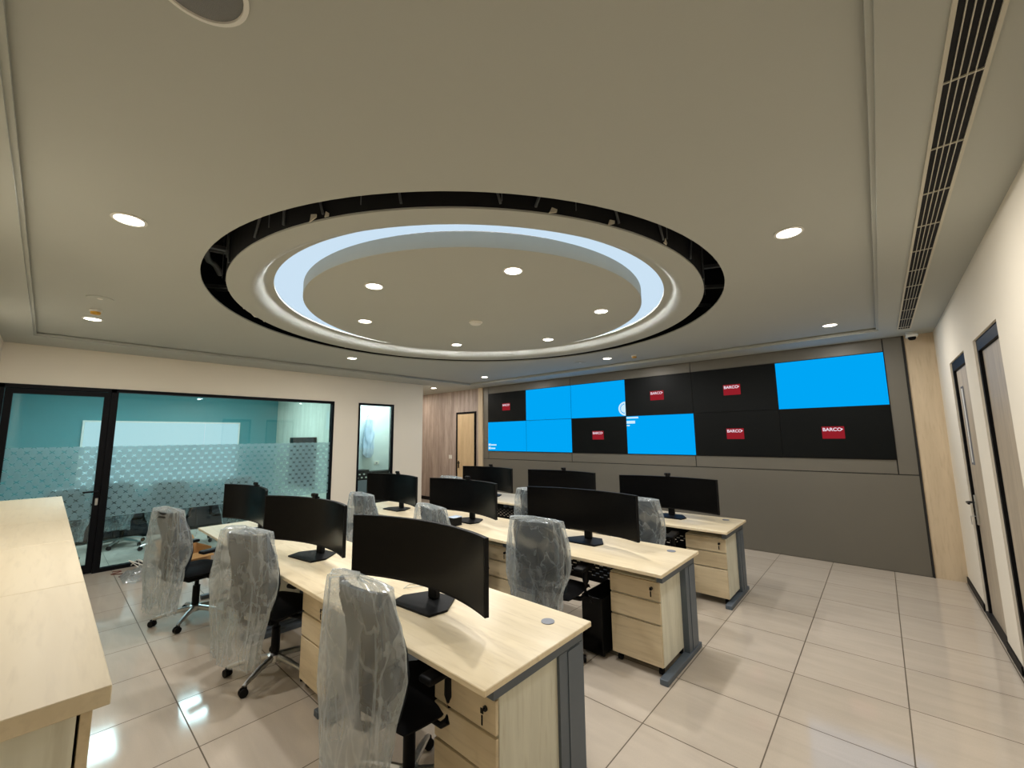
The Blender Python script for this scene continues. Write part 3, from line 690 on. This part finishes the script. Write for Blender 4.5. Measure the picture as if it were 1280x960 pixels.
def make_chair():
    """origin on the floor under the gas cylinder, sitter faces +y"""
    o = thing('office_chair', '', 'chair', (0, 0, 0), 0, 'plastic-wrapped office chairs')
    # seat: waterfall cushion
    b = MB(); bm = b.bm; nx, ny = 14, 14; top = []; bot = []
    for j in range(ny+1):
        v = -1+2*j/ny; rt = []; rb = []
        for i in range(nx+1):
            u = -1+2*i/nx
            x = .260*u*(1-.10*v*v*abs(u)); y = .02+.24*v*(1-.08*u*u)
            e = max(abs(u), abs(v))**6
            z = .505-.012*u*u-.045*max(0, v)**3-.03*e+.006*(u*u)
            rt.append(bm.verts.new((x, y, z))); rb.append(bm.verts.new((x*.96, y*.97, .435+.02*e)))
        top.append(rt); bot.append(rb)
    for j in range(ny):
        for i in range(nx):
            bm.faces.new((top[j][i], top[j][i+1], top[j+1][i+1], top[j+1][i])); bm.faces.new((bot[j][i], bot[j+1][i], bot[j+1][i+1], bot[j][i+1]))
    for j in range(ny):
        bm.faces.new((top[j][0], top[j+1][0], bot[j+1][0], bot[j][0])); bm.faces.new((top[j][nx], bot[j][nx], bot[j+1][nx], top[j+1][nx]))
    for i in range(nx):
        bm.faces.new((top[0][i], bot[0][i], bot[0][i+1], top[0][i+1])); bm.faces.new((top[ny][i], top[ny][i+1], bot[ny][i+1], bot[ny][i]))
    bmesh.ops.recalc_face_normals(bm, faces=bm.faces[:])
    b.build('seat', M['black_mesh'], o, smooth=True)
    MB().box(-.10, .10, -.13, .12, .375, .437, .015, 2).tube([(.10, .02, .40), (.23, .03, .395)], .007, 8).build('tilt_mechanism', M['black_plastic'], o, smooth=True)
    # backrest : S profile grid
    prof = [(-.250, .52), (-.228, .61), (-.218, .70), (-.232, .80), (-.262, .90), (-.290, .98), (-.305, 1.045)]
    def pz(t_):
        k = t_*(len(prof)-1); i = min(int(k), len(prof)-2); f = k-i
        return prof[i][0]+(prof[i+1][0]-prof[i][0])*f, prof[i][1]+(prof[i+1][1]-prof[i][1])*f
    def grid(off, th, shrink):
        b = MB(); bm = b.bm; n, m_ = 14, 18; F = []; B = []
        for j in range(m_+1):
            tt = j/m_; y, z = pz(tt); rf = []; rb = []
            hw = (.252-.03*(2*tt-1)**2-.022*tt)*shrink
            for i in range(n+1):
                u = -1+2*i/n; yy = y+.045*u*u+off
                rf.append(bm.verts.new((hw*u, yy, z))); rb.append(bm.verts.new((hw*u, yy-th, z)))
            F.append(rf); B.append(rb)
        for j in range(m_):
            for i in range(n):
                bm.faces.new((F[j][i], F[j][i+1], F[j+1][i+1], F[j+1][i])); bm.faces.new((B[j][i], B[j+1][i], B[j+1][i+1], B[j][i+1]))
            bm.faces.new((F[j][0], F[j+1][0], B[j+1][0], B[j][0])); bm.faces.new((F[j][n], B[j][n], B[j+1][n], F[j+1][n]))
        for i in range(n):
            bm.faces.new((F[0][i], B[0][i], B[0][i+1], F[0][i+1])); bm.faces.new((F[m_][i], F[m_][i+1], B[m_][i+1], B[m_][i]))
        bmesh.ops.recalc_face_normals(bm, faces=bm.faces[:]); return b
    grid(-.008, .022, .97).build('backrest', M['chair_grey'], o, smooth=True)
    fr = []
    for k in range(41):
        a = 2*PI*k/40; tt = .5-.5*math.cos(a/1.0) if 0 else (.48+.42*math.sin(a)); u = math.cos(a)
        y, z = pz(min(max(tt, 0), 1)); hw = .232-.02*tt
        uu = math.copysign(abs(u)**.55, u)
        fr.append((hw*uu, y-.03+.045*uu*uu, z))
    b = MB().tube(fr, .011, 8, cap=False)
    b.tube([(0, -.05, .40), (0, -.20, .40), (0, -.285, .46), (0, -.285, .60), (0, -.275, .75), (0, -.30, .85)], [.022, .022, .02, .018, .016, .012], 10)
    b.tube([(0, -.285, .62), (-.11, -.262, .68), (-.19, -.225, .74)], .010, 8).tube([(0, -.285, .62), (.11, -.262, .68), (.19, -.225, .74)], .010, 8)
    b.build('back_frame', M['black_plastic'], o, smooth=True)
    for s_ in (-1, 1):
        ar = MB().tube([(s_*.12, .0, .41), (s_*.24, .0, .415), (s_*.285, .0, .45), (s_*.29, .0, .56), (s_*.29, .0, .66)], [.016, .018, .022, .026, .024], 10)
        ar = ar.build('armrest', M['black_plastic'], o, smooth=True)
        MB().box(s_*.29-.042, s_*.29+.042, -.15, .14, .66, .69, .012, 3).build('arm_pad', M['black_plastic'], ar, smooth=True)
    MB().cyl((0, 0, .30), .018, .09).cyl((0, 0, .10), .030, .21).build('gas_cylinder', M['black_plastic'], o, smooth=True)
    MB().lathe([(.03, .075), (.055, .08), (.05, .125), (.032, .135)], (0, 0, 0), 24).build('base_hub', M['chrome'], o, smooth=True)
    for k in range(5):
        a = 2*PI*k/5-PI/2-PI/5
        c, s_ = math.cos(a), math.sin(a)
        MB().tube([(c*.03, s_*.03, .108), (c*.16, s_*.16, .095), (c*.28, s_*.28, .072), (c*.31, s_*.31, .062)], [.024, .021, .016, .013], 10).build('base_arm', M['chrome'], o, smooth=True)
        T = Matrix.Translation((c*.31, s_*.31, .028)) @ Matrix.Rotation(a+.9, 4, 'Z')
        w_ = MB()
        w_.lathe([(.012, -.024), (.027, -.022), (.028, -.006), (.012, -.004)], (0, 0, 0), 18, 'x'); w_.lathe([(.012, .004), (.028, .006), (.027, .022), (.012, .024)], (0, 0, 0), 18, 'x')
        w_.box(-.006, .006, -.02, .02, -.004, .032)
        bmesh.ops.transform(w_.bm, matrix=T, verts=w_.bm.verts[:])
        w_.build('caster', M['black_plastic'], o, smooth=True)
    return o
pc = make_chair()
BAGS = [(1, .16, 1.2), (2, .20, 1.2), (3, .17, 1.4), (4, .40, .5), (5, .45, .5), (6, .38, .6), (7, .42, .6), (8, .45, .6), (9, .42, .6)]
CH = [((-1.85, 1.30), 2, 'wrapped office chair nearest the camera, tucked in at the right end of the nearest row'),
      ((-3.53, 1.27), 20, 'wrapped office chair second from the camera in the nearest row, turned away'),
      ((-5.11, 1.09), 17, 'wrapped office chair at the left end of the nearest row, black armrest showing'),
      ((-2.15, 2.91), 10, 'wrapped office chair between the right end and centre desks of the middle row'),
      ((-3.24, 2.78), -6, 'wrapped office chair at the centre desk of the middle row, mostly hidden'),
      ((-4.62, 2.80), 2, 'wrapped office chair at the left end of the middle row, below the narrow window'),
      ((-2.00, 4.38), 8, 'wrapped office chair at the right end of the farthest row'),
      ((-4.92, 4.42), 0, 'wrapped office chair at the left end of the farthest row, only its top showing'),
      ((-3.29, 4.34), 5, 'wrapped office chair at the centre desk of the farthest row'),
      # meeting room
      ((-8.75, .12), 120, 'wrapped chair behind the glazed door in the teal-lit meeting room'),
      ((-8.85, 1.42), 80, 'wrapped chair just behind the glazing, right of the cardboard'),
      ((-8.75, 2.25), 100, 'wrapped chair behind the glazing, behind the left end desk'),
      ((-9.5, .95), 60, 'wrapped chair deeper in the meeting room, in front of the added dark block')]
for i, ((x, y), deg, lab) in enumerate(CH):
    if i == 0: o = pc; o.location = (x, y, 0); o.rotation_euler = (0, 0, math.radians(deg)); o['label'] = lab
    else: o = dup(pc, (x, y, 0), math.radians(deg), lab, skip=('plastic_cover',))
    sd, zb, fl = BAGS[i % len(BAGS)]
    if i > 8: zb = .3; sd += 20
    if i == 1: o1 = o
    if i in (0, 1, 2):
        for k in kids(o):
            if k.name.split('.')[0] in ('base_arm', 'caster'): k.rotation_euler = (0, 0, math.radians((36, 0, 20)[i]-deg))
    bag_mesh(sd, zb, (1.11 if i == 7 else 1.06) if i > 2 else 1.075, flare=fl).build('plastic_cover', M['plastic'], o, smooth=True)
    if i > 8: o['group'] = 'wrapped chairs in the meeting room'
# dark block added to darken the meeting room below the frosted band
o = thing('dark_filler', 'low block added to fill the dark view below the frosted band', 'cabinet', (-10.3, 1.75, 0))
MB().box(-.25, .25, -1.45, 1.45, .04, .66, .004).build('body', M['black_plastic'], o)
for k in range(5): MB().box(.25, .262, -1.43+.575*k, -.87+.575*k, .07, .63, .003).build('door', M['dark_metal'], o)
MB().box(-.27, .28, -1.48, 1.48, .66, .69, .003).build('top', M['dark_metal'], o)

# ------------------------------------------------------------------ cabinets in the left foreground
def make_cabinet(x0, x1, lab):
    o = thing('storage_cabinet', lab, 'cabinet', (x1, 0, 0), 0, 'pale oak cabinets along the front wall')
    w_ = x1-x0
    MB().box(-w_+.001, -.001, YS+.005, .150, 1.108, 1.15, .002).build('cabinet_top', M['cabinet'], o)
    MB().box(-w_+.004, -.030, YS+.01, .098, 0, 1.106).build('carcass', M['side'], o)
    zz = (.06, .32, .58, .84, 1.10)
    for k in range(4):
        for h_ in range(2):
            a = -w_+.006+h_*(w_-.034)/2; b_ = a+(w_-.034)/2-.004
            d_ = MB().box(a, b_, .104, .124, zz[k]+.003, zz[k+1]-.003, .001).build('drawer', M['drawer'], o)
            if k > 1:
                cx_ = b_-.36
                MB().cyl((cx_, .124, zz[k+1]-.06), .011, .010, 'y', 12).build('lock', M['dark_metal'], d_)
                MB().tube([(cx_, .134, zz[k+1]-.06), (cx_, .155, zz[k+1]-.06)], .003, 6).box(cx_-.012, cx_+.012, .151, .155, zz[k+1]-.12, zz[k+1]-.05, .002).build('key', M['black_plastic'], d_)
    return o
cxs = (-1.385, -2.455, -3.51, -4.47, -5.43, -6.38)
cn = ('nearest the camera', 'second from the camera', 'third from the camera', 'second from the glazed door', 'nearest the glazed door')
for k in range(5): make_cabinet(cxs[k+1], cxs[k], 'pale oak cabinet against the front wall, %s' % cn[k])

# ------------------------------------------------------------------ ceiling fittings
def make_lamp():
    o = thing('downlight', '', 'light', (0, 0, 0), 0, 'round recessed downlights')
    MB().lathe([(.078, -.001), (.080, -.006), (.066, -.009), (.064, -.002)], (0, 0, 0), 32, close=True).build('rim', M['white_plastic'], o, smooth=True)
    MB().lathe([(.064, -.0022), (.060, -.006)], (0, 0, 0), 32).build('diffuser', M['lamp'], o)
    return o
pl = make_lamp()
DL = [((-3.08, .20), ZT, 'large bright downlight left of the ceiling ring, nearer the camera'),
      ((-.31, 2.98), ZT, 'downlight right of the ceiling ring, between ring and slot diffuser'),
      ((-5.95, .20), ZT, 'downlight near the glazed door, beside a small amber detector'),
      ((-6.10, 3.08), ZT, 'downlight left of the ceiling ring, above the left glazing'),
      ((-6.12, 6.02), ZT, 'downlight in the far left tray corner, by the hall'),
      ((-3.22, 5.98), ZT, 'downlight behind the ceiling ring, above the video wall centre'),
      ((-.32, 5.97), ZT, 'downlight above the right end of the video wall'),
      ((-8.15, 6.25), ZB, 'downlight in the hall beyond the left wall')]
for k, nm in enumerate(('directly above the middle desk row', '', '', '', '', '')): pass
dn = ['downlight in the ceiling disc, front left of the smoke detector', 'largest downlight in the ceiling disc, right front', 'downlight in the ceiling disc, right rim',
      'downlight in the ceiling disc, right rear', 'downlight in the ceiling disc, centre rear', 'downlight in the ceiling disc, left rim']
for (x, y), lab in zip([(-3.07, 1.72), (-2.0, 2.28), (-2.03, 3.68), (-3.17, 4.30), (-4.27, 3.66), (-4.10, 2.20)],
      ['downlight in the ceiling disc, front left', 'downlight in the ceiling disc, front right and largest looking', 'downlight in the ceiling disc at its right rim',
       'downlight in the ceiling disc, rear right', 'downlight in the ceiling disc, rear left', 'downlight in the ceiling disc at its left rim']):
    DL.append(((x, y), 2.985, lab))
def lamp_light(loc, e, size=.12, col=(1, .975, .94), spread=None):
    l = bpy.data.lights.new('lamp_light', 'AREA'); l.shape = 'DISK'; l.size = size; l.energy = e; l.color = col
    if spread: l.spread = spread
    o = bpy.data.objects.new('lamp_light', l); COL.objects.link(o); o.location = loc; return o
for i, ((x, y), z, lab) in enumerate(DL):
    if i == 0: pl.location = (x, y, z); pl['label'] = lab
    else: dup(pl, (x, y, z), label=lab)
    lamp_light((x, y, z-.012), 19 if i != 7 else 13)
# cool lights of the rooms behind the glass
for loc, e, s_, c_ in (((-9.2, .6, 2.9), 75, 1.0, (.72, .93, 1)), ((-9.2, 2.4, 2.9), 75, 1.0, (.72, .93, 1)), ((-8.3, 4.8, 2.9), 34, .5, (.82, .96, 1)), ((-9.8, 6.4, 2.9), 16, .4, (1, .9, .78))):
    l = bpy.data.lights.new('room_light', 'AREA'); l.shape = 'SQUARE'; l.size = s_; l.energy = e; l.color = c_
    o = bpy.data.objects.new('room_light', l); COL.objects.link(o); o.location = loc

def detector(name, label, cat, loc, r, h, mt, group=None):
    o = thing(name, label, cat, loc, 0, group)
    MB().lathe([(r, -.001), (r, -h*.35), (r*.94, -h*.45)], (0, 0, 0), 32).build('base', M['white_plastic'], o, smooth=True)
    MB().lathe([(r*.85, -h*.45), (r*.75, -h*.9), (r*.3, -h)], (0, 0, 0), 32).build('cover', mt, o, smooth=True)
    return o
detector('smoke_detector', 'round white smoke detector at the centre of the ceiling disc', 'detector', (-3.25, 3.06, 2.985), .075, .035, M['white_plastic'])
detector('heat_detector', 'small amber detector next to the downlight near the glazed door', 'detector', (-5.52, .20, ZT), .045, .05, M['amber'], 'amber detectors')
detector('heat_detector', 'small amber detector above the video wall, right of a downlight', 'detector', (-2.79, 6.06, ZT), .045, .05, M['amber'], 'amber detectors')
for (x, y), lab in (((-5.04, .20), 'flat round cover plate on the ceiling near the amber detector by the glazed door'), ((-3.75, 6.0), 'flat round cover plate on the ceiling above the video wall')):
    o = thing('ceiling_plate', lab, 'cover', (x, y, ZT)); MB().lathe([(.09, -.0005), (.088, -.006)], (0, 0, 0), 32).build('plate', M['ceiling'], o)
    MB().lathe([(.02, -.006), (.018, -.009)], (0, 0, 0), 16).build('cap', M['white_plastic'], o)
o = thing('ceiling_speaker', 'round grey ceiling speaker at the top left of the photo', 'speaker', (-1.29, .165, ZT))
MB().lathe([(.118, -.001), (.121, -.006), (.108, -.009), (.106, -.002)], (0, 0, 0), 48, close=True).build('rim', M['white_plastic'], o, smooth=True)
MB().lathe([(.106, -.003), (.08, -.008)], (0, 0, 0), 48).build('grille', M['speaker_grille'], o, smooth=True)

# slot diffuser in the right border
o = thing('slot_diffuser', 'long white linear slot diffuser with dark slots in the ceiling along the right wall', 'vent', (.325, 0, ZB))
y0, y1 = .35, 6.58
MB().box(-.048, .048, y0, y1, -.004, -.0005).build('backing', M['void'], o)
MB().box(-.060, -.048, y0-.01, y1+.01, -.010, -.0005).box(.048, .060, y0-.01, y1+.01, -.010, -.0005).box(-.048, .048, y0-.01, y0, -.010, -.0005).box(-.048, .048, y1, y1+.01, -.010, -.0005).build('frame', M['vent_bar'], o)
for k in range(4): MB().box(-.0305+.0192*k, -.0275+.0192*k, y0, y1, -.010, -.004).build('blade', M['vent_bar'], o)
for k in range(14): MB().box(-.048, .048, .62+.45*k-.003, .62+.45*k+.003, -.0095, -.004).build('cross_bar', M['vent_bar'], o)
o = thing('security_camera', 'small white security camera with black lens in the corner above the video wall', 'camera', (.40, 6.92, ZB))
MB().lathe([(.055, 0), (.055, -.02), (.04, -.03)], (0, 0, 0), 24).build('base', M['white_plastic'], o, smooth=True)
MB().lathe([(.0, -.105), (.025, -.10), (.036, -.085), (.038, -.06), (.03, -.05)], (0, -.03, 0), 24).build('dome', M['black_gloss'], o, smooth=True)
MB().box(-.055, .055, -.085, .07, -.065, -.028, .014, 3).build('housing', M['white_plastic'], o, smooth=True)

# ------------------------------------------------------------------ rubbish by the glazing
o = thing('cardboard_box', 'torn open brown cardboard box on the floor in front of the glazing', 'box', (-7.47, 1.42, 0), .2)
b = MB(); b.box(-.22, .22, -.24, .24, 0, .006); b.box(-.22, -.215, -.24, .24, .006, .20); b.box(.215, .22, -.24, .24, .006, .15); b.box(-.215, .215, -.24, -.235, .006, .17); b.box(-.215, .215, .235, .24, .006, .20)
b.build('box_body', M['cardboard'], o)
for (px_, py_, rx, ry, a, b2) in ((-.22, 0, 0, -.9, .16, .46), (.22, 0, 0, 1.9, .14, .44)):
    f = MB().box(-.002, .002, -b2/2, b2/2, 0, a, mat=Matrix.Translation((px_, py_, .20 if px_ < 0 else .15)) @ Matrix.Rotation(ry, 4, 'Y')).build('flap', M['cardboard'], o)
MB().box(-.2, .2, -.002, .002, 0, .15, mat=Matrix.Translation((0, -.24, .17)) @ Matrix.Rotation(1.2, 4, 'X')).build('flap', M['cardboard'], o)
b = MB(); bm = b.bm; n = 34; V = []
for j in range(n+1):
    row = []
    for i in range(n+1):
        x = (i/n-.5)*.42; y = (j/n-.5)*.46; r_ = max(abs(i/n-.5), abs(j/n-.5))*2
        z = .012+(1-r_**2)*(.10+.09*noise.noise(Vector((x*9, y*9, 1)))+.05*abs(noise.noise(Vector((x*22, y*22, 3)))))
        row.append(bm.verts.new((x+.02*noise.noise(Vector((x*12, y*12, 5))), y, max(z, .004))))
    V.append(row)
for j in range(n):
    for i in range(n): bm.faces.new((V[j][i], V[j][i+1], V[j+1][i+1], V[j+1][i]))
b.build('plastic_wrapping', M['plastic'], loc=(-7.12, .98, .002), smooth=True, label='crumpled clear plastic wrapping on the floor in front of the cardboard box', category='wrapping')
b = MB()
for k in range(9):
    x, y = random.uniform(-.14, .14), random.uniform(-.16, .16)
    b.tube([(x, y, .02), (x+random.uniform(-.12, .12), y+random.uniform(-.12, .12), .10), (x+random.uniform(-.15, .15), y+random.uniform(-.15, .15), .02)], .007, 5)
b.build('packing_strips', M['white_plastic'], loc=(-7.16, 1.0, .12), label='loose white packing strips lying on the clear plastic wrapping', category='packing', kind='stuff')
pts = [(-7.70+.035*k, .72+.07*math.sin(k*1.1)+.01*k, .006) for k in range(13)]
MB().tube(pts, .006, 6).build('cable', M['red_cable'], label='thin reddish cable snaking over the floor by the glazed door', category='cable', smooth=True)

# ------------------------------------------------------------------ world and colour
w = bpy.data.worlds.new('world'); sc.world = w; w.use_nodes = True
w.node_tree.nodes['Background'].inputs[0].default_value = (.5, .5, .5, 1); w.node_tree.nodes['Background'].inputs[1].default_value = .02
sc.view_settings.view_transform = 'Standard'; sc.view_settings.look = 'None'
sc.view_settings.exposure = 0.0
sc.cycles.max_bounces = 8; sc.cycles.transparent_max_bounces = 24; sc.cycles.sample_clamp_indirect = 3
sc.cycles.use_denoising = True
